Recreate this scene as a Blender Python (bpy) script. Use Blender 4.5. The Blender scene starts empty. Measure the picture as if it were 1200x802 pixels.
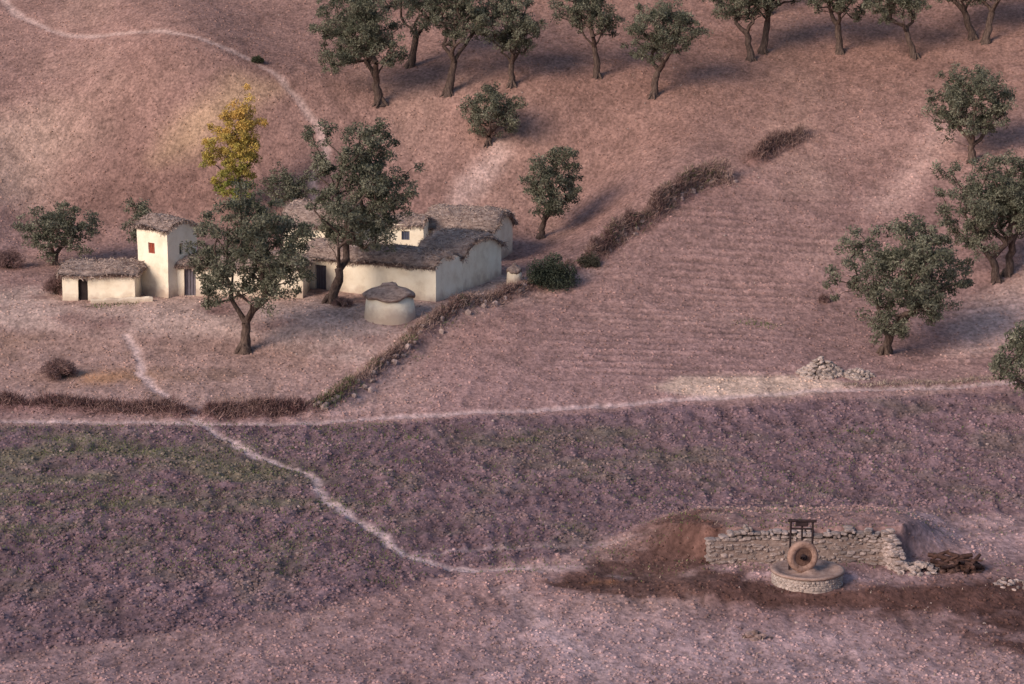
import bpy, math, numpy as np
from mathutils import Vector, Matrix
rad=math.radians
# ---------------------------------------------------------------- noise
def hash2(ix,iy,seed):
    n=(ix.astype(np.int64)*374761393+iy.astype(np.int64)*668265263+seed*1442695041)&0x7fffffff
    n=((n^(n>>13))*1274126177)&0x7fffffff
    n=(n^(n>>16))
    return (n&0xffff)/65535.0
def vn(x,y,seed=0):
    xi=np.floor(x);yi=np.floor(y);fx=x-xi;fy=y-yi
    u=fx*fx*(3-2*fx);v=fy*fy*(3-2*fy)
    a=hash2(xi,yi,seed);b=hash2(xi+1,yi,seed);c=hash2(xi,yi+1,seed);d=hash2(xi+1,yi+1,seed)
    return (a*(1-u)+b*u)*(1-v)*2+(c*(1-u)+d*u)*v*2-1
def fbm(x,y,o=4,seed=0):
    s=0;a=.5
    for i in range(o):
        s=s+a*vn(x+i*17.3,y-i*9.1,seed+i);x=x*2.03;y=y*2.03;a*=.5
    return s
def ss(a,b,x):
    t=np.clip((x-a)/(b-a),0,1);return t*t*(3-2*t)
# ---------------------------------------------------------------- relief (world metres)
ky=[-300,-100,0,30,60,85,95,135,145,160,175,195,215,260,330,450,700,1300]
kz=[60,42,30,17,6,.8,0,.3,1.0,3.0,7.2,13,18.3,30,46,62,75,80]
ty=np.arange(-300,1300,.5);tz=np.interp(ty,ky,kz)
k=np.exp(-.5*(np.arange(-24,25)*.5/3.0)**2);k/=k.sum()
tz=np.convolve(np.pad(tz,24,mode='edge'),k,mode='valid')
def H(x,y):
    x=np.asarray(x,float);y=np.asarray(y,float)
    h=np.interp(y,ty,tz)
    h=h+.05*np.clip(x-24,0,40)**1.3*ss(115,160,y)
    h=h+1.8*np.exp(-((x+24+.25*(y-195))/6)**2-((y-202)/16)**2)-1.2*np.exp(-((x+38)/7)**2-((y-192)/14)**2)
    h=h-.8*np.exp(-((x+10)/5)**2-((y-200)/14)**2)
    h=h+.5*fbm(x/18,y/18,2,5)*ss(120,150,y)+.25*fbm(x/14,y/14,2,6)
    T=ss(-44,-33,x)*(1-ss(-1.5,9,x-.25*(y-165)))*ss(149,157,y)*(1-ss(173,198,y))
    h=h*(1-T)+T*(2.95+.03*(y-158))
    h=h+ss(60,160,np.abs(x))*8*fbm(x/90,y/90,2,9)
    out=np.clip(np.maximum(8.8-x,x-17.3),0,2)/2
    h=h+.3*ss(6,8.5,x)*(1-ss(19,24,x))*ss(103,105.2,y)*(1-ss(111,114,y))
    h=h+1.45*ss(3.5,9.6,x)*(1-ss(17.3,21,x))*ss(109.2,109.5+out*4.5,y)*(1-ss(112,121,y))
    return h
def Hz(x,y): return float(H(np.array([x]),np.array([y]))[0])
# site plan is written as (bearing offset, northing); plan() turns it into world x,y metres
def plan(l): return np.array([((b-600)/3000*(.957*y+8.6),y) for b,y in l])
# ---------------------------------------------------------------- helpers
col=bpy.context.collection
def link(ob,parent=None):
    col.objects.link(ob)
    if parent: ob.parent=parent
    return ob
def mesh_np(name,V,F,C=None,smooth=False,mat=None):
    V=np.asarray(V,np.float32);F=np.asarray(F,np.int32);k=F.shape[1]
    me=bpy.data.meshes.new(name)
    me.vertices.add(len(V));me.vertices.foreach_set('co',V.ravel())
    me.loops.add(F.size);me.loops.foreach_set('vertex_index',F.ravel())
    me.polygons.add(len(F));me.polygons.foreach_set('loop_start',np.arange(0,F.size,k,dtype=np.int32))
    me.update(calc_edges=True)
    me.polygons.foreach_set('use_smooth',np.full(len(F),smooth))
    if C is not None:
        a=me.color_attributes.new('Col','FLOAT_COLOR','POINT')
        a.data.foreach_set('color',np.hstack([C,np.ones((len(C),1))]).astype(np.float32).ravel())
    if mat: me.materials.append(mat)
    return me
def obj(name,me,parent=None,loc=(0,0,0),rz=0):
    o=bpy.data.objects.new(name,me);o.location=loc;o.rotation_euler=(0,0,rz);return link(o,parent)
def empty(name,loc=(0,0,0),rz=0):
    o=bpy.data.objects.new(name,None);o.location=loc;o.rotation_euler=(0,0,rz);o.empty_display_size=.5;return link(o)
# ---------------------------------------------------------------- materials
def nodes(m): m.use_nodes=True;return m.node_tree.nodes,m.node_tree.links
def mat_attr(name,rough=.9,var=.3,scale=8,bump=0.0,bscale=20,transl=0,bdist=.05,stretch=(1,1,1)):
    m=bpy.data.materials.new(name);n,l=nodes(m);b=n['Principled BSDF']
    b.inputs['Roughness'].default_value=rough;b.inputs['Specular IOR Level'].default_value=.12
    at=n.new('ShaderNodeAttribute');at.attribute_name='Col'
    tc=n.new('ShaderNodeTexCoord');mp=n.new('ShaderNodeMapping');mp.inputs['Scale'].default_value=stretch;l.new(tc.outputs['Object'],mp.inputs[0])
    no=n.new('ShaderNodeTexNoise');no.inputs['Scale'].default_value=scale;no.inputs['Detail'].default_value=5
    l.new(mp.outputs[0],no.inputs['Vector'])
    mr=n.new('ShaderNodeMapRange');mr.inputs[1].default_value=.3;mr.inputs[2].default_value=.7;mr.inputs[3].default_value=1-var;mr.inputs[4].default_value=1+var
    l.new(no.outputs[0],mr.inputs[0]);fac=mr.outputs[0]
    vm=n.new('ShaderNodeVectorMath');vm.operation='SCALE';l.new(at.outputs['Color'],vm.inputs[0]);l.new(fac,vm.inputs['Scale'])
    l.new(vm.outputs[0],b.inputs['Base Color'])
    if bump:
        n2=n.new('ShaderNodeTexNoise');n2.inputs['Scale'].default_value=bscale;n2.inputs['Detail'].default_value=6;l.new(mp.outputs[0],n2.inputs['Vector'])
        bp=n.new('ShaderNodeBump');bp.inputs['Strength'].default_value=bump;bp.inputs['Distance'].default_value=bdist;l.new(n2.outputs[0],bp.inputs['Height']);l.new(bp.outputs[0],b.inputs['Normal'])
    if transl:
        t=n.new('ShaderNodeBsdfTranslucent');l.new(vm.outputs[0],t.inputs[0]);mx=n.new('ShaderNodeMixShader');mx.inputs[0].default_value=transl
        l.new(b.outputs[0],mx.inputs[1]);l.new(t.outputs[0],mx.inputs[2]);l.new(mx.outputs[0],n['Material Output'].inputs[0])
    return m
def mat_noise(name,c1,c2,scale=3,rough=.9,bump=.3,bscale=15,c3=None,stretch=(1,1,1),bdist=.05):
    m=bpy.data.materials.new(name);n,l=nodes(m);b=n['Principled BSDF']
    b.inputs['Roughness'].default_value=rough;b.inputs['Specular IOR Level'].default_value=.12
    tc=n.new('ShaderNodeTexCoord');mp=n.new('ShaderNodeMapping');mp.inputs['Scale'].default_value=stretch;l.new(tc.outputs['Object'],mp.inputs[0])
    no=n.new('ShaderNodeTexNoise');no.inputs['Scale'].default_value=scale;no.inputs['Detail'].default_value=8;no.inputs['Roughness'].default_value=.65;l.new(mp.outputs[0],no.inputs['Vector'])
    r=n.new('ShaderNodeValToRGB');r.color_ramp.elements[0].position=.32;r.color_ramp.elements[1].position=.68
    r.color_ramp.elements[0].color=(*c1,1);r.color_ramp.elements[1].color=(*c2,1)
    if c3: e=r.color_ramp.elements.new(.5);e.color=(*c3,1)
    l.new(no.outputs[0],r.inputs[0]);l.new(r.outputs[0],b.inputs['Base Color'])
    n2=n.new('ShaderNodeTexNoise');n2.inputs['Scale'].default_value=bscale;n2.inputs['Detail'].default_value=5;l.new(mp.outputs[0],n2.inputs['Vector'])
    bp=n.new('ShaderNodeBump');bp.inputs['Strength'].default_value=bump;bp.inputs['Distance'].default_value=bdist;l.new(n2.outputs[0],bp.inputs['Height']);l.new(bp.outputs[0],b.inputs['Normal'])
    return m
M_plaster=mat_noise('lime_plaster',(.68,.575,.44),(.89,.81,.67),scale=.9,bump=.4,bscale=4,c3=(.83,.74,.59),bdist=.06)
n,l=M_plaster.node_tree.nodes,M_plaster.node_tree.links
tc=n.new('ShaderNodeTexCoord');sx=n.new('ShaderNodeSeparateXYZ');l.new(tc.outputs['Object'],sx.inputs[0])
nz=n.new('ShaderNodeTexNoise');nz.inputs['Scale'].default_value=1.6;nz.inputs['Detail'].default_value=6;l.new(tc.outputs['Object'],nz.inputs['Vector'])
ad=n.new('ShaderNodeMath');ad.operation='MULTIPLY_ADD';ad.inputs[1].default_value=-1.4;l.new(nz.outputs[0],ad.inputs[0]);l.new(sx.outputs[2],ad.inputs[2])
mr=n.new('ShaderNodeMapRange');mr.inputs[1].default_value=-.55;mr.inputs[2].default_value=.05;mr.inputs[3].default_value=.75;mr.inputs[4].default_value=0;l.new(ad.outputs[0],mr.inputs[0])
mx=n.new('ShaderNodeMixRGB');mx.inputs[2].default_value=(.42,.31,.25,1);l.new(mr.outputs[0],mx.inputs[0])
src=n['Principled BSDF'].inputs['Base Color'].links[0].from_socket;l.new(src,mx.inputs[1]);l.new(mx.outputs[0],n['Principled BSDF'].inputs['Base Color'])
M_thatch=mat_noise('thatch',(.17,.115,.10),(.50,.385,.335),scale=3,bump=1,bscale=18,c3=(.33,.245,.215),stretch=(1,1,2.5),bdist=.08)
M_door=mat_noise('weathered_wood_door',(.10,.09,.11),(.20,.18,.21),scale=6,stretch=(6,6,.6))
M_dark=mat_noise('dark_interior',(.02,.015,.015),(.04,.03,.03))
M_red=mat_noise('red_shutter',(.28,.06,.04),(.40,.10,.06),scale=5)
M_blue=mat_noise('blue_shutter',(.07,.08,.12),(.12,.13,.18),scale=5)
M_bark=mat_noise('olive_bark',(.05,.032,.027),(.17,.12,.10),scale=4,bump=.9,bscale=9,c3=(.10,.07,.06),stretch=(2,2,.6),bdist=.08)
M_leaf=mat_attr('olive_leaves',rough=.55,var=.25,scale=1.2,transl=.25)
M_stone=mat_attr('field_stone',rough=.9,var=.3,scale=7,bump=.6,bscale=14)
M_mortar=mat_noise('earth_mortar',(.18,.13,.115),(.33,.25,.225),scale=5,bump=.8,bscale=8)
M_iron=mat_noise('rusted_iron',(.02,.015,.02),(.055,.035,.035),scale=8)
M_mill=mat_noise('reddish_millstone',(.22,.13,.10),(.42,.28,.23),scale=5,bump=.7,bscale=12,c3=(.33,.21,.17))
M_worn=mat_noise('worn_millstone_face',(.10,.055,.045),(.22,.13,.10),scale=6,bump=.7,bscale=12)
M_twig=mat_attr('dry_brush',rough=.9,var=.25,scale=2)
M_log=mat_noise('burnt_wood',(.025,.015,.015),(.11,.06,.05),scale=6)
# ---------------------------------------------------------------- plan features
path_main=plan([(148,151.5),(160,147),(172,143.7),(195,140.4),(220,138),(235,135.8),(260,132.7),(300,129),(345,126.4),(372,124.6),(368,122.4),(385,119.6),(415,117),(450,113.5),(480,110.8),(510,109.4),(560,108.7),(620,109.1)])
path_mill=plan([(620,109.1),(700,108.5),(830,106.6)])
path_cross=plan([(-60,137.2),(0,136.9),(100,136.3),(235,135.8),(350,136),(450,137.1),(550,137.8),(650,138.7),(750,139.9),(850,140.5),(960,141.5),(1100,142),(1260,142.8)])
path_up=plan([(5,216),(15,213),(30,211),(60,208),(110,205.5),(180,203),(240,200),(290,198),(325,196),(350,193.5),(375,190.5),(385,188.5),(365,185.5),(372,183)])
path_side=plan([(480,110.8),(560,112),(680,112.5),(760,113)])
track=plan([(600,105.8),(640,100.5),(700,94.3),(720,91)])
hedge1=plan([(935,185.5),(905,183.5),(885,181.3)])
hedge2=plan([(850,178),(815,176.7),(785,174),(750,171.2),(715,168.5),(690,166.2)])
bank=plan([(670,164.2),(610,160.2),(540,155.8),(490,151.2),(440,145.8),(400,141),(370,138)])
hedgeL1=plan([(350,138),(300,137.7),(245,137.4)])
hedgeL2=plan([(215,137.5),(150,138.1),(100,138.6),(0,139.3),(-40,139.6)])
P_plow=plan([(-80,135.5),(235,135.2),(450,136.2),(700,138.1),(800,138.9),(1280,141),(1280,118.1),(1000,118.5),(860,118.1),(760,115.2),(640,110.3),(540,108.6),(440,104.6),(250,100.1),(-80,96.2)])
P_green=plan([(-80,135),(220,134),(380,124.4),(420,118),(250,116.6),(-80,114.5)])
P_green2=plan([(520,134),(760,135),(820,127.7),(640,124.4)])
P_yard=plan([(-60,163),(80,163),(350,165),(600,167),(605,160),(480,150.5),(420,146.8),(300,151.2),(150,151.2),(-60,153.6)])
P_slope=plan([(-60,152.8),(150,151.2),(300,151.2),(420,146.8),(350,138.8),(230,138),(-60,140)])
P_straw=plan([(774,142.8),(800,144.3),(960,143.7),(1000,142.5),(960,140.9),(820,140.4)])
P_stain=plan([(630,107.5),(690,109.6),(730,111.5),(770,114.5),(830,115.5),(850,108.9),(870,106.3),(1000,104.9),(1060,105.8),(1280,106.8),(1280,93.2),(1150,97.6),(1100,100.5),(1000,102.2),(900,103.0),(760,104.2),(680,105.4)])
P_soot=plan([(725,110.5),(750,114.5),(838,116),(850,108.2),(780,107.4)])
P_front=plan([(620,106.9),(720,108),(860,106.0),(960,104.4),(1200,104.8),(1200,102.3),(1000,102.8),(860,103.4),(700,104.8)])
P_pale=plan([(1050,118.1),(1280,118.1),(1280,110.3),(1060,109.7)])
P_low=plan([(600,101.6),(1000,100.5),(1120,93),(560,93)])
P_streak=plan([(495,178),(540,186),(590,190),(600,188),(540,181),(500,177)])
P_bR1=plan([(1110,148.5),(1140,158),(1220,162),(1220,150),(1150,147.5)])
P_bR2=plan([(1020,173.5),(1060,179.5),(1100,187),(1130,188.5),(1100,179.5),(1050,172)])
P_spurlit=plan([(180,187),(200,190),(280,195),(320,194),(290,192),(230,187.5)])  # tan soil, lightened to paint the lit side of the spur
P_hilllit=plan([(-50,192),(60,195),(90,190),(40,183),(-50,182)])  # lit part of the left slope, painted as paler soil colour
P_hillshade=plan([(60,183),(150,188),(240,187),(260,182),(60,180)])  # shaded flank beside the spur, painted as darker soil colour
def dline(x,y,pl):
    d=np.full(x.shape,1e9)
    for (ax,ay),(bx,by) in zip(pl[:-1],pl[1:]):
        vx,vy=bx-ax,by-ay;t=np.clip(((x-ax)*vx+(y-ay)*vy)/(vx*vx+vy*vy),0,1)
        d=np.minimum(d,(x-ax-t*vx)**2+(y-ay-t*vy)**2)
    return np.sqrt(d)
def pmask(x,y,pl,soft):
    d=dline(x,y,np.vstack([pl,pl[:1]]));ins=np.zeros(x.shape,bool)
    n=len(pl)
    for i in range(n):
        x1,y1=pl[i];x2,y2=pl[(i+1)%n]
        if y1==y2: continue
        c=((y1>y)!=(y2>y))&(x<(x2-x1)*(y-y1)/(y2-y1)+x1);ins^=c
    s=np.where(ins,d,-d)
    return ss(-soft,soft,s)
# ---------------------------------------------------------------- terrain sheet
def axis(lo,hi,f,far):
    a=[lo]
    while a[-1]<hi: a.append(a[-1]+f(a[-1]))
    l=[];s=.5;v=lo
    while v>far[0]: v-=s;s*=1.25;l.append(v)
    r=[];s=.5;v=a[-1]
    while v<far[1]: v+=s;s*=1.25;r.append(v)
    return np.array(l[::-1]+a+r)
xs=axis(-48,48,lambda v:.14,(-900,900));ys=axis(88,236,lambda v:.14+.2*(v-88)/140,(-250,1200))
X,Y=np.meshgrid(xs,ys)
fine=ss(-52,-46,X)*(1-ss(46,52,X))*ss(85,90,Y)*(1-ss(232,240,Y))
Z=H(X,Y)
wx=X+.9*fbm(X/3,Y/3,3,21);wy=Y+.9*fbm(X/3,Y/3,3,22)
px_=X+.35*fbm(X/2.2,Y/2.2,3,31);py_=Y+.35*fbm(X/2.2,Y/2.2,3,32)
sx_=X+1.4*fbm(X/1.5,Y/1.2,4,34);sy_=Y+.8*fbm(X/1.5,Y/1.2,4,35)
plow=pmask(wx,wy,P_plow,.5)
d_main=dline(px_,py_,path_main);d_cross=dline(px_,py_,path_cross);d_up=dline(px_,py_,path_up);d_mill=dline(px_,py_,path_mill);d_tr=dline(px_,py_,track);d_sd=dline(px_,py_,path_side)
wn=1+.5*fbm(X/1.2,Y/1.6,3,33)
m_main=(1-ss(.08,.40,d_main/wn))*(.92-.25*ss(110,104,Y));m_cross=(1-ss(.12,.5,d_cross/wn))*.7;m_up=(1-ss(.12,.5,d_up/wn))*.6
m_mill=(1-ss(.2,1.0,d_mill))*.45;m_tr=(1-ss(.2,1.1,d_tr))*.3;m_sd=(1-ss(.1,.4,d_sd))*.3
pm=np.clip(np.maximum.reduce([m_main,m_cross,m_up,m_mill,m_tr,m_sd]),0,1)
bankd=dline(wx,wy,bank);hl=np.minimum(dline(wx,wy,hedgeL1),dline(wx,wy,hedgeL2));h2=np.minimum(dline(wx,wy,hedge2),dline(wx,wy,hedge1))
yard=pmask(wx,wy,P_yard,1.2);slope=pmask(wx,wy,P_slope,1.5)
stain=np.maximum(pmask(sx_,sy_,P_stain,.7)*ss(-.5,.1,fbm(X/1.6,Y/1.6,4,86)),np.maximum(pmask(sx_,sy_,P_soot,1.1)*.9,pmask(sx_,sy_,P_front,.4)*ss(-.6,-.2,fbm(X/1.2,Y/.8,3,88))))
# lumps of tilled soil (clods are rounded, so their relief is as tall as it is wide)
clA=vn(X/.36,Y/.90,51)*.62+vn(X/.62+7,Y/1.6,54)*.38
clB=vn(X/.40,Y/.52,55)*.55+vn(X/.7+7,Y/.9,56)*.45
hm_=ss(138,150,Y);clod=clA*(1-hm_)+clB*hm_
clod2=np.abs(fbm(X/.8,Y/1.2,2,52));lump=fbm(X/1.4,Y/1.9,3,53)
grit=hash2(np.floor(X/.14),np.floor(Y/.30),57)*2-1
amp=.13*plow+(.070-.025*hm_)*(1-plow)*(1-yard*.5)
hillm=ss(138,146,Y)*(1-yard)*(1-slope)
furm=ss(141,146,Y)*(1-ss(172,182,Y))*ss(-2,4,X)
fph=(Y+.10*X+.35*fbm(X/20,Y/20,2,61))*2*math.pi
fur=np.sin(fph/1.15)*np.clip(.4+.9*vn(X/7,Y/4,62),0,1)*furm
Z=Z+fine*(amp*clod*1.1+.05*lump+.06*plow*clod2*2+.035*fur*(1-pm)-.07*pm+.10*(ss(.3,.7,bankd)*(1-ss(.7,1.4,bankd)))
   +.45*(1-ss(0,.9,bankd))+.25*(1-ss(0,.8,hl))+.35*(1-ss(0,.9,h2)))
def mixc(C,m,c,a=1.0): return C*(1-(m*a)[...,None])+np.array(c)*(m*a)[...,None]
C=np.zeros(X.shape+(3,))+np.array((.275,.182,.160))
big=fbm(X/11,Y/11,4,71)
C=C*(1+.28*big[...,None])
C=mixc(C,ss(.05,.5,fbm(X/7,Y/13,4,72)),(.36,.255,.21),.5)
C=mixc(C,ss(.05,.4,fbm(X/9,Y/9,4,73)),(.205,.130,.115),.6)
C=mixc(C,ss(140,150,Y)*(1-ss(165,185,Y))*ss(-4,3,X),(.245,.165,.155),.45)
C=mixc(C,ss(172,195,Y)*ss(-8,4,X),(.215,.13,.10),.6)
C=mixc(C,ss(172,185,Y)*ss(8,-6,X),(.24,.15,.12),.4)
C=mixc(C,pmask(wx,wy,P_hillshade,3),(.18,.11,.090),.6)
C=mixc(C,pmask(wx,wy,P_hilllit,3),(.46,.34,.27),.65)
C=mixc(C,pmask(wx,wy,P_spurlit,1.8),(.46,.33,.21),.7)
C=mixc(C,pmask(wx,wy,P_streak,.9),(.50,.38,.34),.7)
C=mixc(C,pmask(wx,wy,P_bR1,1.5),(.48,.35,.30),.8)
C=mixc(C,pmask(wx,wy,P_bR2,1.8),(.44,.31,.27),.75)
C=mixc(C,1-ss(97,104,Y),(.27,.19,.18),.5)
C=mixc(C,pmask(wx,wy,P_low,2.2),(.40,.295,.275),.65)
C=mixc(C,pmask(wx,wy,P_pale,1.6),(.37,.265,.245),.7)
C=mixc(C,plow,(.150,.103,.108),.92)
C=mixc(C,plow*ss(0,.4,fbm(X/5,Y/3,3,75)),(.21,.145,.145),.6)
C=mixc(C,plow*ss(690,900,X*3000/(Y*.957+8.6)+600),(.20,.135,.133),.5)
gr=ss(-.3,.3,fbm(X/4.5,Y/2.6,4,81))
C=mixc(C,pmask(wx,wy,P_green,2.5)*gr,(.125,.135,.07),.55)
C=mixc(C,pmask(wx,wy,P_green2,2.5)*gr,(.14,.14,.08),.35)
C=mixc(C,plow*ss(.1,.5,fbm(X/2.5,Y/2.5,3,82)),(.13,.135,.075),.25)
C=mixc(C,slope,(.33,.235,.19),.6)
C=mixc(C,slope*ss(-.1,.35,fbm(X/2.5,Y/2.5,4,83)),(.23,.155,.115),.6)
C=mixc(C,yard*ss(-.6,.1,fbm(X/3,Y/3,3,84)),(.45,.35,.30),.8)
ox,oy=plan([(110,144.5)])[0];C=mixc(C,np.exp(-((X-ox)/3.2)**2-((Y-oy)/1.6)**2)*ss(-.3,.5,lump+big+.2),(.40,.22,.10),.6)
C=mixc(C,pmask(wx,wy,P_straw,.7)*ss(-.6,.0,fbm(X/1.2,Y/1.6,3,85)),(.56,.44,.33),.8)
C=mixc(C,ss(.3,1.2,bankd)*(1-ss(1.2,2.5,bankd)),(.36,.26,.225),.35)
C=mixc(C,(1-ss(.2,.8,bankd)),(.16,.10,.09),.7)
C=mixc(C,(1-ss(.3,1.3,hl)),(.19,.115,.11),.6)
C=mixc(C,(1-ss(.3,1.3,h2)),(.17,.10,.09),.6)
fl=ss(7.8,9.5,X)*(1-ss(17,19,X))*ss(104.6,105.2,Y)*(1-ss(109,109.4,Y));C=mixc(C,fl*ss(-.4,.2,fbm(X/1.3,Y/1.3,3,87)),(.38,.27,.25),.85)
C=mixc(C,pm,(.52,.41,.37),.85)
up=ss(138,160,Y)[...,None]
C=C*(np.array((1.12,1.05,1.14))*(1-up)+np.array((1.12,1.03,1.03))*up)
C=mixc(C,stain,(.090,.043,.034),.86)
ox,oy=plan([(690,106.6)])[0];C=mixc(C,np.exp(-((X-ox)/1.3)**2-((Y-oy)/.35)**2)*ss(-.3,.5,clod+.2),(.34,.15,.07),.7)
fvar=1+.34*clod*(1-.25*hm_)+.15*grit+.22*lump
C=np.clip(C*np.clip(fvar,.4,1.8)[...,None]*(1+.16*fur)[...,None],.01,.9)
nx=len(xs);ny=len(ys)
idx=np.arange(nx*ny).reshape(ny,nx)
F=np.stack([idx[:-1,:-1].ravel(),idx[:-1,1:].ravel(),idx[1:,1:].ravel(),idx[1:,:-1].ravel()],1)
M_soil=mat_attr('ploughed_soil',rough=1,var=.34,scale=4.5,bump=.8,bscale=6.5,bdist=.08,stretch=(1,.62,1))
M_soil.node_tree.nodes['Principled BSDF'].inputs['Specular IOR Level'].default_value=.05
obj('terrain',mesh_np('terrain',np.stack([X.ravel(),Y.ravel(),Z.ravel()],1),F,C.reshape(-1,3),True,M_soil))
def Gz(x,y):
    x=np.atleast_1d(x);y=np.atleast_1d(y)
    i=np.clip(np.searchsorted(xs,x)-1,0,nx-2);j=np.clip(np.searchsorted(ys,y)-1,0,ny-2)
    fx=(x-xs[i])/(xs[i+1]-xs[i]);fy=(y-ys[j])/(ys[j+1]-ys[j])
    return (Z[j,i]*(1-fx)+Z[j,i+1]*fx)*(1-fy)+(Z[j+1,i]*(1-fx)+Z[j+1,i+1]*fx)*fy
# ---------------------------------------------------------------- stones
import bmesh
def ico(sub):
    bm=bmesh.new();bmesh.ops.create_icosphere(bm,subdivisions=sub,radius=1)
    v=np.array([x.co[:] for x in bm.verts]);f=np.array([[q.index for q in p.verts] for p in bm.faces]);bm.free();return v,f
I1=ico(1);I2=ico(2)
def rocks(name,P,S,R,Cc,mat,boxy=0,sub=1,smooth=False,seed=0,jit=.18,parent=None):
    rg=np.random.RandomState(seed);tv,tf=(I1 if sub==1 else I2)
    if boxy: tv=tv/(np.sum(np.abs(tv)**boxy,1,keepdims=True)**(1/boxy))
    n=len(P);V=np.repeat(tv[None],n,0)*(1+jit*rg.uniform(-1,1,(n,len(tv),1)))
    V=V*S[:,None,:]
    c,s=np.cos(R)[:,None],np.sin(R)[:,None]
    x=V[:,:,0]*c-V[:,:,1]*s;y=V[:,:,0]*s+V[:,:,1]*c
    V=np.stack([x,y,V[:,:,2]],2)+P[:,None,:]
    F=(tf[None]+(np.arange(n)*len(tv))[:,None,None]).reshape(-1,3)
    Cv=np.repeat(Cc[:,None,:],len(tv),1).reshape(-1,3)
    return obj(name,mesh_np(name,V.reshape(-1,3),F,Cv,smooth,mat),parent)
rg=np.random.RandomState(3)
N=120000
yy=90+135*rg.rand(N)**1.25;xx=(rg.rand(N)*2-1)*(.212*yy+3)
ii=np.searchsorted(xs,xx)-1;jj=np.searchsorted(ys,yy)-1
keep=(pm[jj,ii]<.3)&((plow[jj,ii]>.5)|(rg.rand(N)<.55))&(rg.rand(N)<.45+.8*np.clip(lump[jj,ii]+.4,0,1));xx,yy,ii,jj=xx[keep],yy[keep],ii[keep],jj[keep]
s=(.035+.07*rg.rand(len(xx))**2.2)*np.where(plow[jj,ii]>.5,1.1,.85)
cc=C[jj,ii]*rg.uniform(.65,1.35,(len(xx),1));pale=rg.rand(len(xx))<.012;cc[pale]=np.array((.34,.26,.24))*rg.uniform(.7,1.2,(pale.sum(),1))
rocks('soil_clods',np.stack([xx,yy,Gz(xx,yy)+s*.2],1),np.stack([s*1.15,s,s*.8],1),rg.rand(len(xx))*6,np.clip(cc,0,.8),M_stone,seed=1)
def pile(name,x,y,w,h,n,seed,c=(.40,.32,.30),smin=.1,smax=.22):
    r=np.random.RandomState(seed);a=r.rand(n)*6.28;q=np.sqrt(r.rand(n))
    X_=x+np.cos(a)*q*w/2;Y_=y+np.sin(a)*q*w/2.6;Zt=h*(1-q**1.3)*r.rand(n)**.4
    S=r.uniform(smin,smax,(n,3))*np.array([1.15,1,.8])
    rocks(name,np.stack([X_,Y_,Gz(X_,Y_)+Zt],1),S,r.rand(n)*6,np.array(c)*r.uniform(.55,1.3,(n,1)),M_stone,boxy=3.5,seed=seed)
pile('stone_pile',17.85,144.6,2.7,.95,280,5,(.40,.32,.29),.08,.18)
pile('stone_pile',19.9,144.2,1.9,.4,90,6,(.40,.32,.29),.08,.18)
pile('stone_pile',22.0,105.8,2.6,.10,40,7,(.36,.28,.26),.05,.13)
pile('stone_pile',9.9,99.2,1.1,.22,16,8,(.26,.18,.165),.08,.18)
# ---------------------------------------------------------------- tubes
def tube(pts,rr,sides=7,seed=0,gn=.12):
    pts=np.array(pts,float);r=np.random.RandomState(seed);n=len(pts)
    V=[]
    for i in range(n):
        d=pts[min(i+1,n-1)]-pts[max(i-1,0)];d/=np.linalg.norm(d)+1e-9
        a=np.cross(d,[1,.05,.02]);a/=np.linalg.norm(a)+1e-9;b=np.cross(d,a)
        th=np.arange(sides)/sides*2*math.pi
        q=rr[i]*(1+gn*r.uniform(-1,1,sides))
        V.append(pts[i]+np.outer(np.cos(th)*q,a)+np.outer(np.sin(th)*q,b))
    V=np.vstack(V);F=[]
    for i in range(n-1):
        for j in range(sides):
            F.append((i*sides+j,i*sides+(j+1)%sides,(i+1)*sides+(j+1)%sides,(i+1)*sides+j))
    return V,np.array(F)
def merge(parts):
    V=[];F=[];o=0
    for v,f in parts: V.append(v);F.append(f+o);o+=len(v)
    return np.vstack(V),np.vstack(F)
def leafmesh(cent,cnt,cr,L,W,ca,cb,rg,flat=.8,cvar=.35,top=None):
    n=len(cent);i=np.repeat(np.arange(n),cnt)
    off=rg.normal(0,1,(len(i),3));off/=np.linalg.norm(off,axis=1,keepdims=True)+1e-9;off*=(rg.rand(len(i),1)**.45)
    off[:,2]*=flat;c=cent[i]+off*(cr if np.isscalar(cr) else cr[i][:,None])
    d=rg.normal(0,1,(len(i),3))+off*.9;d/=np.linalg.norm(d,axis=1,keepdims=True)
    s=np.cross(d,rg.normal(0,1,(len(i),3)));s/=np.linalg.norm(s,axis=1,keepdims=True)+1e-9
    l=L*rg.uniform(.6,1.3,(len(i),1));w=W*rg.uniform(.7,1.2,(len(i),1))
    V=np.stack([c-d*l/2,c+s*w/2,c+d*l/2,c-s*w/2],1).reshape(-1,3)
    F=np.arange(len(V)).reshape(-1,4)
    t=np.clip(rg.beta(2,2.2,(n,1))[i]*.75+rg.rand(len(i),1)*.35-.05,0,1)
    if top: t=np.clip(.35*t+.80*((c[:,2:]-top[0])/(top[1]-top[0]))+.35*(rg.rand(n,1)[i]-.6),0,1)
    cc=(np.array(ca)*(1-t)+np.array(cb)*t)*(1+cvar*(rg.rand(len(i),1)-.5))
    return V,F,np.repeat(cc,4,0)
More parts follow.
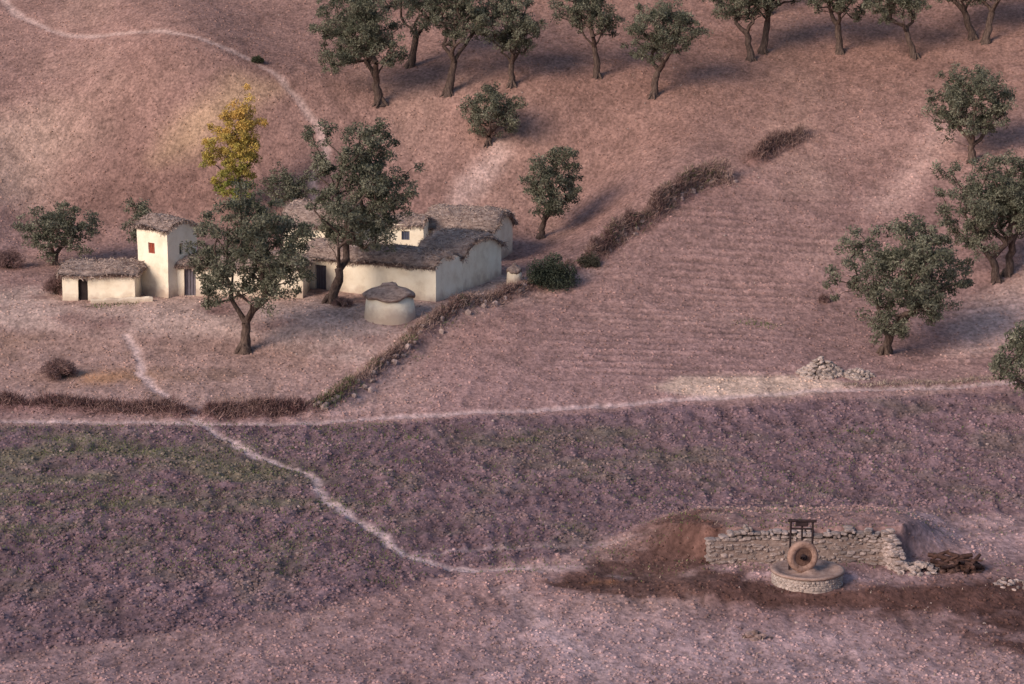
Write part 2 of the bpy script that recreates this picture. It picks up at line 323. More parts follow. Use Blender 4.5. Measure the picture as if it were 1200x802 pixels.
def tree(name,x,y,Ht,W,zb,off,seed,ca=(.052,.060,.038),cb=(.270,.262,.195),dens=1.0,tr=None,kind=0):
    rg=np.random.RandomState(seed);root=empty(name,(x,y,Hz(x,y)-.08),0)
    Hc=Ht-zb;cz=zb+Hc/2;cen=np.array([off,rg.uniform(-.3,.3),cz]);semi=np.array([W/2,W/2*.92,Hc/2])*1.03
    tr=tr or .05*W**.5*1.3+.014*Ht
    K=19
    g=np.arange(K)+.5;ph=np.arccos(1-2*g/K);tq=g*2.39996+rg.rand()*6
    lc=np.stack([np.cos(tq)*np.sin(ph),np.sin(tq)*np.sin(ph),np.cos(ph)],1)+rg.normal(0,.13,(K,3));lc*=rg.uniform(.52,.76,(K,1))
    if kind==1: lc[:,:2]*=np.clip(1.05-.45*lc[:,2:],.5,1.2)
    lr=rg.uniform(.25,.38,K);lc=np.vstack([lc,[(0,0,0),(0,0,.3),(.2,0,-.2)]]);lr=np.r_[lr,.45,.4,.4];K+=3
    N=int(80+3.3*W*Hc)
    li=rg.choice(K,N,p=lr**2/np.sum(lr**2));o=rg.normal(0,1,(N,3));o/=np.linalg.norm(o,axis=1,keepdims=True)
    P=(lc[li]+o*(rg.rand(N,1)**.45)*lr[li][:,None])*semi+cen
    P=P[P[:,2]>zb*.85+.1]
    zf=max(zb*.95,.33*cz)*.9;lx=off*(zf/cz)
    nt=6;tp=[(lx*(i/nt)**1.2+rg.normal(0,.05*tr*4)*(0<i),rg.normal(0,.1*tr*3)*(0<i),-.25+(zf+.25)*i/nt) for i in range(nt+1)]
    trr=[tr*(1.0+.75*math.exp(-i*1.3)-.035*i) for i in range(nt+1)]
    parts=[tube(tp,trr,10,seed,.16)]
    for q in range(6):
        a=q*1.05+rg.rand();parts.append(tube([(math.cos(a)*tr*.4,math.sin(a)*tr*.4,tr*1.6),(math.cos(a)*tr*1.2,math.sin(a)*tr*1.2,tr*.45),(math.cos(a)*tr*2.1,math.sin(a)*tr*2.1,-.15)],[tr*.4,tr*.38,tr*.15],6,q))
    nodes=[np.array(tp[-1]),np.array(tp[-2])];par=[-1,-1];plen=[0.,0.]
    order=np.argsort(np.linalg.norm(P-nodes[0],axis=1));P=P[order]
    nl=3 if kind==0 else 1
    for q in range(nl):
        a=q*2.1+rg.rand()*1.2;t=nodes[0]+np.array([math.cos(a)*W*.13,math.sin(a)*W*.13,Hc*.16]);nodes.append(t);par.append(0);plen.append(0)
    for pnt in P:
        A=np.array(nodes);c=np.linalg.norm(A-pnt,axis=1)+.22*np.array(plen)
        c[A[:,2]>pnt[2]+.5]+=1.2
        j=int(np.argmin(c));nodes.append(pnt);par.append(j);plen.append(plen[j]+np.linalg.norm(A[j]-pnt))
    n=len(nodes);cnt=np.ones(n)
    for i in range(n-1,1,-1):
        if par[i]>=0: cnt[par[i]]+=cnt[i]
    A=np.array(nodes);tot=cnt[0]+cnt[1]
    R_=np.clip(tr*.82*(cnt/tot)**.48,.014,tr*.75)
    for i in range(2,n):
        j=par[i];a,b=A[j],A[i];d=np.linalg.norm(b-a)
        m1=a+(b-a)*.5+rg.normal(0,.07*d,3)+np.array([0,0,.06*d])
        rs=min(R_[j],R_[i]*1.25);parts.append(tube([a,m1,b],[rs,(rs+R_[i])/2,R_[i]*.85],6 if R_[i]>.05 else 4,i))
    V,F=merge(parts);obj('trunk',mesh_np('trunk',V,F,None,True,M_bark),root)
    crn=A[2+nl:]
    tl=int(370*W*Hc*dens);cntl=max(8,tl//len(crn))
    V,F,Cc=leafmesh(crn,cntl,rg.uniform(.28,.55,len(crn))*(.75+.035*W),.23,.085,ca,cb,rg,top=(zb+.5,Ht-.6) if kind==1 else None)
    obj('crown',mesh_np('crown',V,F,Cc,False,M_leaf),root);return root
TR="-160,1495,102,88,20,7 -114,1580,120,76,26,22 -308,1701,46,62,5,3 -252,1726,43,26,7,0 -158,1802,42,36,7,0 -18,1893,48,55,6,3 20,1776,68,54,11,7 -100,1942,108,94,17,-13 -80,2009,92,68,28,13 -49,1950,104,66,30,13 0,1958,74,60,20,-1 66,1971,79,58,28,-7 107,1939,78,72,24,7 187,2008,80,72,25,-7 198,2022,89,64,30,7 258,2018,82,68,27,-7 313,1991,68,64,24,-15 362,2017,84,72,25,-20 369,2003,87,64,29,10 323,1785,76,72,9,-3 308,1603,78,74,18,-10 316,1611,87,62,23,8 221,1489,87,94,12,12 288,1362,60,50,6,-6"
for i,tt in enumerate(TR.split()):
    x,y,h,w,zb,off=[int(v)/10 for v in tt.split(',')]
    tree('olive_tree',x,y,h,w,zb,off,100+i,dens=1.0 if i in(0,1,22) else .88)
tree('poplar_tree',-19.9,181,9.0,4.5,.7,.3,301,ca=(.20,.26,.06),cb=(.66,.42,.13),kind=1,dens=1.15,tr=.15)
rg=np.random.RandomState(12)
for i in range(7):
    x=-12+i*8+rg.uniform(-2,2);y=211+rg.uniform(0,8)
    tree('olive_tree',x,y,rg.uniform(6.5,8.5),rg.uniform(5,7),2.0,rg.uniform(-1,1),400+i,dens=.45)
# ---------------------------------------------------------------- shrubs and brush
def shrub(name,x,y,w,h,n,seed,ca,cb,L=.16,W=.05,mat=None):
    rg=np.random.RandomState(seed);root=empty(name,(x,y,Hz(x,y)-.03))
    m=40;a=rg.rand(m)*6.28;q=np.sqrt(rg.rand(m));c=np.stack([np.cos(a)*q*w/2*.8,np.sin(a)*q*w/2.3*.8,h*.8*(1-q**2*.7)*rg.uniform(.35,1,m)],1)
    V,F,Cc=leafmesh(c,n//m,min(w,h)*.27,L,W,ca,cb,rg)
    obj('foliage',mesh_np('foliage',V,F,Cc,False,mat or M_leaf),root)
    parts=[tube([(p[0]*.1,p[1]*.1,-.1),(p[0]*.5,p[1]*.5,p[2]*.6),tuple(p)],[.03,.02,.01],4,i) for i,p in enumerate(c)]
    V,F=merge(parts);obj('stems',mesh_np('stems',V,F,None,False,M_bark),root)
DRY=((.13,.07,.072),(.33,.22,.20))
def S(b,y): return plan([(b,y)])[0]
x,y=S(65,144.8);shrub('dry_shrub',x,y,2.4,1.4,3200,1,*DRY,.3,.03)
x,y=S(65,160.5);shrub('dry_shrub',x,y,1.6,2.0,2600,2,*DRY,.3,.03)
x,y=S(8,169);shrub('dry_shrub',x,y,2.4,1.6,2600,3,*DRY,.3,.03)
x,y=S(302,197.5);shrub('green_shrub',x,y,1.1,.7,900,4,(.03,.04,.02),(.09,.1,.06))
x,y=S(645,161.4);shrub('dark_green_shrub',x,y,3.3,2.6,7500,5,(.025,.035,.025),(.10,.11,.08),.18,.07)
x,y=S(968,159);shrub('dry_shrub',x,y,.8,.7,600,6,*DRY,.3,.03)
x,y=S(400,157);shrub('dry_shrub',x,y,1.6,.7,900,8,*DRY,.3,.03)
x,y=S(690,165);shrub('dark_green_shrub',x,y,1.8,1.2,1800,9,(.035,.035,.025),(.12,.11,.08))
def brush(name,pl,w,h,n,seed,ca=DRY[0],cb=DRY[1],L=.4,W=.03,green=0):
    rg=np.random.RandomState(seed);seg=np.linalg.norm(np.diff(pl,axis=0),axis=1);cs=np.r_[0,np.cumsum(seg)]
    t=rg.rand(n)*cs[-1];px=np.interp(t,cs,pl[:,0]);py=np.interp(t,cs,pl[:,1])
    px=px+.5*fbm(t/2,t*0+3,2,seed+1)
    m=.25+.75*np.clip(.5+1.6*fbm(t/1.3,t*0+seed,3,seed),0,1)
    q=rg.normal(0,.38,n);a=rg.rand(n)*6.28;px=px+np.cos(a)*q*w;py=py+np.sin(a)*q*w
    z=Gz(px,py)+h*m*np.exp(-(q/.5)**2)*rg.rand(n)
    c=np.stack([px,py,z],1);d=rg.normal(0,1,(n,3));d[:,2]=np.abs(d[:,2])+.3;d/=np.linalg.norm(d,axis=1,keepdims=True)
    s=np.cross(d,rg.normal(0,1,(n,3)));s/=np.linalg.norm(s,axis=1,keepdims=True)
    l=L*rg.uniform(.4,1.3,(n,1));w_=W*rg.uniform(.6,1.5,(n,1))
    V=np.stack([c-s*w_/2,c+s*w_/2,c+d*l+s*w_*.2,c+d*l-s*w_*.2],1).reshape(-1,3);F=np.arange(4*n).reshape(-1,4)
    tt=np.clip(rg.rand(n,1)**1.3+.6*fbm(t/1.7,t*0+2,2,seed+9)[:,None],0,1);cc=np.array(ca)*(1-tt)+np.array(cb)*tt
    if green:
        g=(fbm(t/1.6,t*0+9,2,seed+5)>.12)&(rg.rand(n)<green);cc[g]=np.array((.09,.11,.045))*rg.uniform(.6,1.5,(g.sum(),1))
    obj(name,mesh_np(name,V,F,np.repeat(cc,4,0),False,M_twig))
brush('brush_hedge',hedge2,1.3,1.3,16000,21,(.15,.085,.08),(.40,.28,.24),green=.15)
brush('brush_hedge',hedge1,1.3,.9,4500,22,(.15,.085,.08),(.38,.26,.22))
brush('brush_hedge',bank,1.1,.6,11000,23,(.14,.08,.075),(.40,.28,.24),.34,green=.45)
brush('brush_hedge',hedgeL1,1.1,.7,6000,24)
brush('brush_hedge',hedgeL2,1.0,.6,8000,25)
def linestones(name,pl,n,seed):
    q=np.random.RandomState(seed);t=q.rand(n);k_=np.linspace(0,1,len(pl));bx=np.interp(t,k_,pl[:,0])+q.normal(0,.5,n);by=np.interp(t,k_,pl[:,1])+q.normal(0,.5,n)
    rocks(name,np.stack([bx,by,Gz(bx,by)+.06],1),q.uniform(.1,.24,(n,3)),q.rand(n)*6,np.array((.36,.27,.25))*q.uniform(.6,1.3,(n,1)),M_stone,boxy=3.5,seed=seed)
linestones('bank_stones',bank,90,5);linestones('bank_stones',hedge2,60,6)
brush('grass_tufts',plan([(1000,142.3),(1100,142.8),(1260,143.6)]),1.2,.2,1500,26,(.2,.15,.12),(.42,.34,.28),.2)
def tufts(name,pts,seed,cols=((.07,.09,.03),(.16,.18,.08)),r=.5,k=60,L=.16):
    rg=np.random.RandomState(seed);n=len(pts)*k;i=np.repeat(np.arange(len(pts)),k)
    c=np.zeros((n,3));c[:,:2]=np.array(pts)[i]+rg.normal(0,r,(n,2))*np.array([1.3,.6]);c[:,2]=Gz(c[:,0],c[:,1])
    d=rg.normal(0,.5,(n,3));d[:,2]=1;d/=np.linalg.norm(d,axis=1,keepdims=True);s=np.cross(d,rg.normal(0,1,(n,3)));s/=np.linalg.norm(s,axis=1,keepdims=True)
    l=L*rg.uniform(.5,1.3,(n,1));w=.025
    V=np.stack([c-s*w,c+s*w,c+d*l+s*w*.2,c+d*l-s*w*.2],1).reshape(-1,3)
    t=rg.rand(n,1);cc=np.array(cols[0])*(1-t)+np.array(cols[1])*t
    obj(name,mesh_np(name,V,np.arange(4*n).reshape(-1,4),np.repeat(cc,4,0),False,M_twig))
rg=np.random.RandomState(5)
tufts('green_weeds',[S(b,yv) for b,yv in [(880,154.5),(905,153.8),(495,152.6),(515,153.5),(470,148),(478,128),(485,133),(0,115),(445,107),(610,133),(1010,134),(120,157),(140,157.6),(370,139)]],7)
rp=[]
while len(rp)<520:
    yv=rg.uniform(108,136);b=rg.uniform(-20,470) if rg.rand()<.7 else rg.uniform(470,1200);rp.append(S(b,yv))
tufts('field_seedlings',rp,8,r=.9,k=28,L=.10)
rp=[]
while len(rp)<600:
    yv=rg.uniform(92,205);b=rg.uniform(-20,1220);rp.append(S(b,yv))
tufts('dry_grass',rp,9,cols=((.12,.08,.065),(.40,.31,.26)),r=.9,k=12,L=.11)
# ---------------------------------------------------------------- buildings
def wob(V,a=.06):
    V=np.array(V,float);V[:,0]+=a*fbm(V[:,1]*.7+V[:,2]*.5,V[:,2]*.8,2,201);V[:,1]+=a*fbm(V[:,0]*.7-V[:,2]*.4,V[:,2]*.8,2,202);return V
def wall(p0,p1,z0,z1,ops,inn):
    p0=np.array(p0,float);p1=np.array(p1,float);Lw=np.linalg.norm(p1-p0);d=(p1-p0)/Lw
    sc=sorted(set([round(v,3) for v in list(np.linspace(0,Lw,max(3,int(Lw/.45))))+[q for o in ops for q in o[:2]]]))
    zc=sorted(set([round(v,3) for v in list(np.linspace(z0,z1,max(3,int((z1-z0)/.45))))+[q for o in ops for q in o[2:4]]]))
    V=[];F=[]
    for z in zc:
        for s_ in sc: q=p0+d*s_;V.append((q[0],q[1],z))
    n=len(sc)
    for j in range(len(zc)-1):
        for i in range(n-1):
            ms=(sc[i]+sc[i+1])/2;mz=(zc[j]+zc[j+1])/2
            if any(o[0]<ms<o[1] and o[2]<mz<o[3] for o in ops): continue
            F.append((j*n+i,j*n+i+1,(j+1)*n+i+1,(j+1)*n+i))
    for o in ops:
        q0=p0+d*o[0];q1=p0+d*o[1];i0=q0+inn*.24;i1=q1+inn*.24;b=len(V)
        V+=[(*q0,o[2]),(*q1,o[2]),(*q1,o[3]),(*q0,o[3]),(*i0,o[2]),(*i1,o[2]),(*i1,o[3]),(*i0,o[3])]
        F+=[(b,b+1,b+5,b+4),(b+1,b+2,b+6,b+5),(b+2,b+3,b+7,b+6),(b+3,b,b+4,b+7)]
    return np.array(V),np.array(F)
def panel(root,name,p0,d,inn,o,mat):
    dp=.10 if 'shutter' in name else .20
    q0=p0+d*o[0]+inn*dp;q1=p0+d*o[1]+inn*dp;th=inn*.05
    V=[(*q0,o[2]),(*q1,o[2]),(*q1,o[3]),(*q0,o[3]),(*(q0+th),o[2]),(*(q1+th),o[2]),(*(q1+th),o[3]),(*(q0+th),o[3])]
    F=[(0,1,2,3),(4,5,6,7),(0,1,5,4),(2,3,7,6)]
    obj(name,mesh_np(name,wob(V),F,None,False,mat),root)
    if 'door' in name or 'shutter' in name:
        parts=[];nb=4
        for i in range(1,nb):
            a=q0+(q1-q0)*i/nb-inn*.012;w=(q1-q0)/np.linalg.norm(q1-q0)*.012
            parts.append((wob([(*(a-w),o[2]),(*(a+w),o[2]),(*(a+w),o[3]),(*(a-w),o[3])]),np.array([(0,1,2,3)])))
        V,F=merge(parts);obj('plank_gaps',mesh_np('plank_gaps',V,F,None,False,M_dark),root)
def roof(root,W,D,zw,rise,thick,ov,ax,seed,pw=2.0):
    A,B=(W,D) if ax=='x' else (D,W)
    na,nb=max(14,int((A+2*ov)/.14)),max(14,int((B+2*ov)/.14))
    a=np.linspace(-1,1,na);b=np.linspace(-1,1,nb);AA,BB=np.meshgrid(a,b)
    sa=(A/2+ov);sb=(B/2+ov)
    X_=AA*sa;Y_=BB*sb
    ed=(1-np.abs(AA)**(sa/.22))**.5*(1-np.abs(BB)**(sb/.22))**.5
    t=np.abs(Y_)/(B/2);arch=1-np.clip(t,0,1)**pw-(np.clip(t,1,9)-1)*pw
    base=zw+rise*arch
    s2=seed*13.7
    n1=.30*fbm((X_+s2)/1.7,(Y_+s2)/1.7,3,seed)+.08*fbm((X_+s2)/.3,(Y_+s2)/.3,2,seed+1)
    top=base+thick*(.25+.75*ed)+n1;bot=base-.06-.03*np.abs(n1)
    e=1+.06*vn(AA*sa*1.3+s2,BB*sb*1.3,seed)
    X_=X_*e;Y_=Y_*e
    if ax=='x': PX,PY=X_+W/2,Y_+D/2
    else: PX,PY=Y_+W/2,X_+D/2
    n=na*nb;V=np.vstack([np.stack([PX.ravel(),PY.ravel(),top.ravel()],1),np.stack([PX.ravel(),PY.ravel(),bot.ravel()],1)])
    id=np.arange(n).reshape(nb,na);F=np.stack([id[:-1,:-1].ravel(),id[:-1,1:].ravel(),id[1:,1:].ravel(),id[1:,:-1].ravel()],1)
    F=[F,F+n]
    loop=np.r_[id[0,:],id[1:,-1],id[-1,-2::-1],id[-2:0:-1,0]];l2=np.roll(loop,-1)
    F.append(np.stack([loop,l2,l2+n,loop+n],1));F=np.vstack(F)
    obj('thatch_roof',mesh_np('thatch_roof',V,F,None,True,M_thatch),root)
    rg=np.random.RandomState(seed);m=int(130*(A+B));q=rg.randint(0,len(loop),m);c=V[loop[q]]*1.0;c[:,2]-=rg.rand(m)*.08
    m2=int(130*A*B);c2=V[rg.randint(0,n,m2)]+rg.normal(0,.05,(m2,3))*[1,1,.1];c=np.vstack([c+rg.normal(0,.05,(m,3)),c2]);k=len(c)
    d=rg.normal(0,1,(k,3));d[:m,2]=-np.abs(d[:m,2])*1.5;d[m:,2]*=.35;d/=np.linalg.norm(d,axis=1,keepdims=True);s=np.cross(d,rg.normal(0,1,(k,3)));s/=np.linalg.norm(s,axis=1,keepdims=True)
    l=rg.uniform(.08,.28,(k,1));w=.016
    V=np.stack([c-s*w,c+s*w,c+d*l+s*w,c+d*l-s*w],1).reshape(-1,3);t=rg.rand(k,1)**1.1;cc=np.array((.15,.10,.09))*(1-t)+np.array((.54,.42,.36))*t
    obj('loose_straw',mesh_np('loose_straw',V,np.arange(4*k).reshape(-1,4),np.repeat(cc,4,0),False,M_twig),root)
def building(name,x,y,a,W,D,hw,rise,thick,ov,ax='x',front=(),right=(),left=(),seed=1,zb=None,pw=2.0):
    a=rad(a);z=2.95+.03*(y-158) if zb is None else zb
    root=empty(name,(x,y,z),-a);parts=[]
    z0=-.6
    sides=[((0,0),(W,0),front,(0,1)),((W,0),(W,D),right,(-1,0)),((W,D),(0,D),(),(0,-1)),((0,D),(0,0),left,(1,0))]
    for p0,p1,ops,inn in sides:
        inn=np.array(inn,float);p0=np.array(p0,float);d=np.array(p1,float)-p0;d/=np.linalg.norm(d)
        V,F=wall(p0,p1,z0,hw,[o[:4] for o in ops],inn);parts.append((V,F))
        for o in ops: panel(root,o[4],p0,d,inn,o,o[5])
    L_=D if ax=='x' else W
    t=np.linspace(0,L_,15)
    for e in (0,1):
        V=[];F=[]
        for i,q in enumerate(t):
            zz=hw+rise*(1-abs(q/L_*2-1)**pw)+.02
            pt=((W*e,q) if ax=='x' else (q,D*e));V+=[(*pt,hw-.001),(*pt,zz)]
            if i: F.append((2*i-2,2*i,2*i+1,2*i-1))
        parts.append((np.array(V),np.array(F)))
    V,F=merge(parts);V=wob(V);obj('walls',mesh_np('walls',V,F,None,False,M_plaster),root)
    roof(root,W,D,hw,rise,thick,ov,ax,seed,pw)
    return root
door=lambda s,w,h,m=M_door,nm='door':(s,s+w,.02,h,nm,m)
win=lambda s,z,w,h,m,nm='window':(s,s+w,z,z+h,nm,m)
building('thatched_farmhouse',-13.35,162.56,27,9.6,3.6,2.4,.50,.28,.16,front=[door(.75,.85,1.9)],seed=1,zb=2.75)
building('thatched_farmhouse',-6.0,162.9,27,3.2,5.4,2.4,.85,.30,.2,seed=2,zb=2.95)
building('thatched_farmhouse',-5.95,172.2,20,4.9,4.0,2.3,.75,.32,.3,front=[win(1.2,1.3,.4,.45,M_dark)],seed=3)
building('thatched_farmhouse',-11.5,170.6,8,5.6,3.0,2.75,.2,.16,.1,front=[win(4.1,1.7,.55,.6,M_blue,'shutter')],seed=4)
building('thatched_farmhouse',-15.3,169.4,20,4.5,3.8,3.1,.85,.34,.3,front=[win(1.3,2.1,.5,.5,M_dark),win(3.0,2.1,.35,.35,M_dark)],seed=5)
building('thatched_farmhouse',-21.4,160.0,4,8.2,3.5,1.95,.35,.24,.2,front=[door(.6,.75,1.75)],seed=6)
building('tower_house',-23.83,160.8,35,2.6,2.75,4.35,.42,.16,.14,front=[win(.95,2.7,.55,.68,M_red,'shutter')],right=[win(1.1,2.6,.35,.7,M_dark)],seed=7)
building('storage_shed',-28.3,158.6,3,4.6,3.4,1.95,.2,.34,.28,front=[door(1.0,.62,1.6,M_dark)],seed=8,zb=2.75)
def boxmesh(name,sx,sy,sz,mat,root,loc,rz=0,bev=.03):
    bm=bmesh.new();bmesh.ops.create_cube(bm,size=1)
    for v in bm.verts: v.co.x*=sx;v.co.y*=sy;v.co.z*=sz
    bmesh.ops.bevel(bm,geom=bm.edges[:],offset=bev,segments=2,affect='EDGES')
    me=bpy.data.meshes.new(name);bm.to_mesh(me);bm.free();me.materials.append(mat);return obj(name,me,root,loc,rz)
def mudwall(name,p0,p1,h,th=.35,z=2.9,seed=0):
    p0=np.array(p0);p1=np.array(p1);L_=np.linalg.norm(p1-p0);n=int(L_/.25)+2;V=[];F=[]
    for i in range(n):
        q=p0+(p1-p0)*i/(n-1);nn=np.array([-(p1-p0)[1],(p1-p0)[0]])/L_*th/2
        hh=h+.12*float(vn(np.array([i*.4]),np.array([seed+.5]),seed)[0])
        for o,zz in ((-1,-.6),(-1.0,.0),(-.95,hh-.1),(-.5,hh),(.5,hh),(.95,hh-.1),(1,-.6)): V.append((q[0]+nn[0]*o,q[1]+nn[1]*o,z+zz))
    for i in range(n-1):
        for j in range(6): F.append((i*7+j,(i+1)*7+j,(i+1)*7+j+1,i*7+j+1))
    for e in (0,n-1):
        for j in (0,1,2): F.append((e*7+j,e*7+j+1,e*7+5-j,e*7+6-j))
    me=mesh_np(name,wob(np.array(V)-[p0[0],p0[1],z]),F,None,False,M_plaster);return obj(name,me,None,(p0[0],p0[1],z))
mudwall('low_plaster_wall',(-26.4,157.8),(-22.6,158.4),.45,seed=3,z=2.8)
mudwall('courtyard_wall',(-16.6,162.6),(-13.2,162.3),2.2,seed=5)
def lathe(prof,seg=36,wobble=.02,seed=0):
    th=np.arange(seg)/seg*2*math.pi;V=[]
    for (q,z) in prof:
        rr=q*(1+wobble*fbm(np.cos(th)*2+seed,np.sin(th)*2+z,2,seed));V.append(np.stack([np.cos(th)*rr,np.sin(th)*rr,np.full(seg,z)+wobble*1.5*fbm(np.cos(th)*1.5+5,np.sin(th)*1.5,2,seed+3)*q],1))
    V=np.vstack(V);F=[(i*seg+j,i*seg+(j+1)%seg,(i+1)*seg+(j+1)%seg,(i+1)*seg+j) for i in range(len(prof)-1) for j in range(seg)]
    return V,np.array(F)
def granary(name,x,y,r,h,cap,seed):
    root=empty(name,(x,y,Hz(x,y)))
    obj('wall',mesh_np('wall',*lathe([(r*1.04,-.5),(r*1.03,.1),(r*.99,h*.5),(r*.93,h),(r*.5,h+.05),(.02,h+.05)],40,.03,seed),None,True,M_plaster),root)
    V,F=lathe([(.02,h-.02),(r*.9,h-.05),(r*1.01,h-.07),(r*1.05,h+.06),(r*.98,h+.16),(r*.82,h+cap*.42),(r*.68,h+cap*.55),(r*.45,h+cap*.68),(r*.34,h+cap*.78),(r*.27,h+cap*.98),(.02,h+cap*1.05)],48,.16,seed+1)
    V=V+.04*np.stack([vn(V[:,0]*6,V[:,1]*6+V[:,2]*5,1),vn(V[:,0]*6+9,V[:,1]*6+V[:,2]*5,2),vn(V[:,0]*6,V[:,1]*6-V[:,2]*5,3)],1)
    obj('thatch_cap',mesh_np('thatch_cap',V,F,None,True,M_thatch),root)
granary('round_granary',-7.5,154.6,1.55,1.3,.75,3)
granary('small_round_granary',.15,163.6,.5,.8,.5,6)
# ---------------------------------------------------------------- rubble walls
def rubble(name,path,hs,z0f,th,seed,c=(.36,.29,.28),parent=None):
    rg=np.random.RandomState(seed);pl=np.array(path,float);seg=np.linalg.norm(np.diff(pl,axis=0),axis=1);cs=np.r_[0,np.cumsum(seg)];Lw=cs[-1]
    P=[];S_=[];R_=[];z=0;hm=max(hs)
    while z<hm:
        hr=rg.uniform(.11,.20);s_=-rg.rand()*.2
        while s_<Lw:
            w=rg.uniform(.12,.46)
            t=min(max(s_+w/2,0),Lw);x=np.interp(t,cs,pl[:,0]);y=np.interp(t,cs,pl[:,1]);hh=np.interp(t/Lw,np.linspace(0,1,len(hs)),hs)+rg.uniform(-.14,.12)
            i=min(np.searchsorted(cs,t,side='right')-1,len(seg)-1);d=pl[i+1]-pl[i]
            if z+hr*.5<hh and not (rg.rand()<.10 and z<1.2):
                for sgn in (-1,1):
                    pr=rg.uniform(.14,.28)
                    nrm=np.array([d[1],-d[0]])/np.linalg.norm(d)*sgn*th*pr
                    hv=hr*rg.uniform(.7,1.3)
                    P.append((x+nrm[0],y+nrm[1],z0f+z+hr/2+rg.normal(0,.05)));S_.append((w/2,th*.3,hv/2));R_.append(math.atan2(d[1],d[0])+rg.normal(0,.14))
            s_+=w
        z+=hr
    n=len(P);cc=np.array(c)*rg.uniform(.65,1.25,(n,1))
    return rocks(name,np.array(P),np.array(S_),np.array(R_),np.clip(cc,.02,.7),M_stone,boxy=4.5,sub=2,seed=seed,jit=.11,smooth=False,parent=parent)
root=empty('stone_retaining_wall',(0,0,0))
rubble('wall_stones',[(8.7,108.9),(10.5,109.15),(13,109.2),(15.5,109.15),(16.6,108.9)],[1.3,1.6,1.6,1.45,1.7,1.5],.15,.6,31,c=(.30,.24,.225),parent=root)
rubble('buttress_stones',[(16.5,109.0),(16.75,108.2),(16.95,107.3)],[1.55,1.3,.7],.15,.6,32,c=(.38,.30,.28),parent=root)
V=[]
for x,y in [(8.75,108.9),(10.5,109.15),(13,109.2),(15.5,109.15),(16.6,108.9),(16.9,107.6)]:
    for dy,z in [(-.26,0),(-.25,1.38),(.2,1.38),(.2,0)]: V.append((x,y+dy,z-(.5 if x>16.8 and z>0 else 0)))
F=[(i*4+j,i*4+j+1,(i+1)*4+j+1,(i+1)*4+j) for i in range(5) for j in range(3)]
obj('mortar_core',mesh_np('mortar_core',V,F,None,False,M_mortar),root)
pile('fallen_stones',17.7,107.4,2.0,.4,60,41,(.34,.27,.25),.07,.2)
# ---------------------------------------------------------------- olive mill
mx,my=12.7,106.0;mill=empty('olive_mill',(mx,my,.28),rad(0))
P=[];S_=[];R_=[]
rg=np.random.RandomState(77)
z=.0
for row in range(5):
    h=rg.uniform(.10,.14);a=rg.rand();a0=a
    while a<a0+6.28:
        w=rg.uniform(.12,.34);aa=a+w/2/1.5;P.append((math.cos(aa)*1.40,math.sin(aa)*1.40,z+h/2+rg.normal(0,.01)));S_.append((w/2,.14+rg.uniform(-.02,.02),h/2));R_.append(aa+math.pi/2);a+=w/1.5
    z+=h*.93
P=np.array(P);cc=np.array((.40,.33,.305))*rg.uniform(.75,1.15,(len(P),1))
rocks('base_stones',P,np.array(S_),np.array(R_),cc,M_stone,boxy=5,sub=2,seed=9,jit=.06,smooth=False,parent=mill)
M_slab=mat_noise('mill_bed_stone',(.22,.14,.12),(.42,.30,.26),scale=3,bump=.5)
M_lime=mat_noise('limewashed_rubble',(.32,.25,.23),(.54,.45,.41),scale=4,bump=.8,bscale=7,bdist=.08)
obj('drum_core',mesh_np('drum_core',*lathe([(1.52,-.3),(1.505,.2),(1.49,.54)],40,.01,2),None,True,M_lime),mill)
obj('crushing_bed',mesh_np('crushing_bed',*lathe([(1.45,.5),(1.58,.52),(1.60,.60),(1.5,.63),(1.32,.61),(1.2,.52),(.5,.52),(.42,.58),(.3,.68),(.02,.70)],44,.012,4),None,True,M_slab),mill)
prof=[(.40,-.10),(.47,-.16),(.60,-.17),(.67,-.13),(.69,0),(.67,.13),(.60,.17),(.47,.16),(.40,.10),(.40,-.10)]
V,F=lathe(prof,44,.015,5);V=V[:,[0,2,1]]
obj('millstone',mesh_np('millstone',V,F,None,True,M_mill),mill,(-.25,-.25,1.22),rad(16))
V,F=lathe([(.1,-.08),(.42,-.085),(.42,.085),(.1,.08)],40,.01,7);V=V[:,[0,2,1]]
obj('millstone_face',mesh_np('millstone_face',V,F,None,False,M_worn),mill,(-.25,-.25,1.22),rad(16))
V,F=lathe([(.02,-.2),(.13,-.2),(.13,.2),(.02,.2)],20,.02,6);V=V[:,[0,2,1]]
obj('hub',mesh_np('hub',V,F,None,True,M_iron),mill,(-.25,-.25,1.22),rad(16))
def beam(name,a,b,r,sides=6,mat=M_iron):
    V,F=tube([a,tuple((np.array(a)+np.array(b))/2),b],[r,r*.95,r],sides,3,.06)
    obj(name,mesh_np(name,V,F,None,False,mat),mill)
beam('post_1',(-.76,.15,.5),(-.74,.12,2.72),.055);beam('post_2',(.22,.2,.5),(.20,.15,2.70),.055)
beam('top_beam',(-.86,.14,2.70),(.36,.14,2.68),.07);beam('cross_beam',(-.76,.13,2.35),(.24,.14,2.33),.045)
beam('center_shaft',(-.25,.16,.6),(-.25,.16,2.7),.05);beam('axle',(-.33,-.55,1.22),(-.17,.3,1.22),.06)
beam('brace',(-.74,.13,1.5),(.2,.15,1.45),.035)
boxmesh('top_plate',.55,.12,.16,M_iron,mill,(-.27,.12,2.55),0,.02)
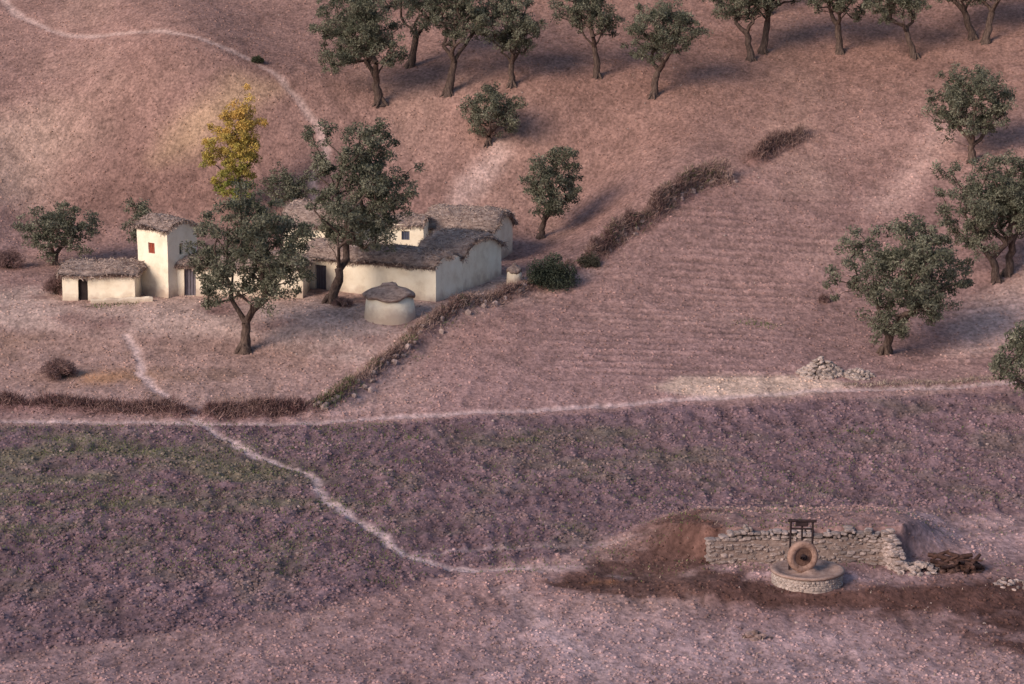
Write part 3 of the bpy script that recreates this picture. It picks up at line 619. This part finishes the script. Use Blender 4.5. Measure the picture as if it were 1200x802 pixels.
# ---------------------------------------------------------------- burnt wood heap beside the mill
lp=empty('burnt_log_pile',(19.5,107.7,Hz(19.5,107.7)));rg=np.random.RandomState(8)
for i in range(26):
    y=rg.uniform(-.5,.5);z=.06+.5*rg.rand();a=rg.normal(0,.5);b_=rg.normal(0,.16);L_=rg.uniform(.25,.7);x0=rg.uniform(-.75,.75);r=rg.uniform(.05,.13)
    V,F=tube([(x0-L_,y-a*L_,max(.02,z-b_)),(x0,y,z+.02),(x0+L_,y+a*L_,max(.02,z+b_))],[r*.8,r,r*.7],7,i,.2);obj('log_%d'%i,mesh_np('log',V,F,None,True,M_log),lp)
pile('charred_rubble',19.4,107.8,2.3,.4,60,43,(.11,.065,.055),.08,.2)
lp2=empty('broken_timber',(22.6,104.6,Hz(22.6,104.6)))
for i in range(7):
    a=rg.normal(.5,.5);V,F=tube([(-.9+rg.rand(),-.5+rg.rand(),.05),(.2+rg.rand(),a*.6,.12+rg.rand()*.2)],[.06,.05],6,i,.2);obj('timber_%d'%i,mesh_np('timber',V,F,None,True,M_log),lp2)
# ---------------------------------------------------------------- light, sky, camera
w=bpy.data.worlds.new('World');bpy.context.scene.world=w;w.use_nodes=True
n=w.node_tree.nodes;s=n.new('ShaderNodeTexSky');s.sky_type='NISHITA';s.sun_disc=False;s.sun_elevation=rad(26);s.sun_rotation=rad(225)
w.node_tree.links.new(s.outputs[0],n['Background'].inputs[0]);n['Background'].inputs[1].default_value=.15
l=bpy.data.lights.new('sun','SUN');l.energy=3.6;l.angle=rad(30);l.color=(1,.81,.67)
az=rad(225);el=rad(26)
lo=link(bpy.data.objects.new('sun',l));lo.rotation_euler=Vector((math.sin(az)*math.cos(el),math.cos(az)*math.cos(el),math.sin(el))).to_track_quat('Z','Y').to_euler()
c=bpy.data.cameras.new('camera');c.lens=90;c.sensor_width=36;c.clip_end=3000
co=link(bpy.data.objects.new('camera',c));co.location=(0,0,32);co.rotation_euler=(rad(90-11.3),0,0)
bpy.context.scene.camera=co
vs=bpy.context.scene.view_settings;vs.view_transform='Standard';vs.look='None';vs.exposure=0
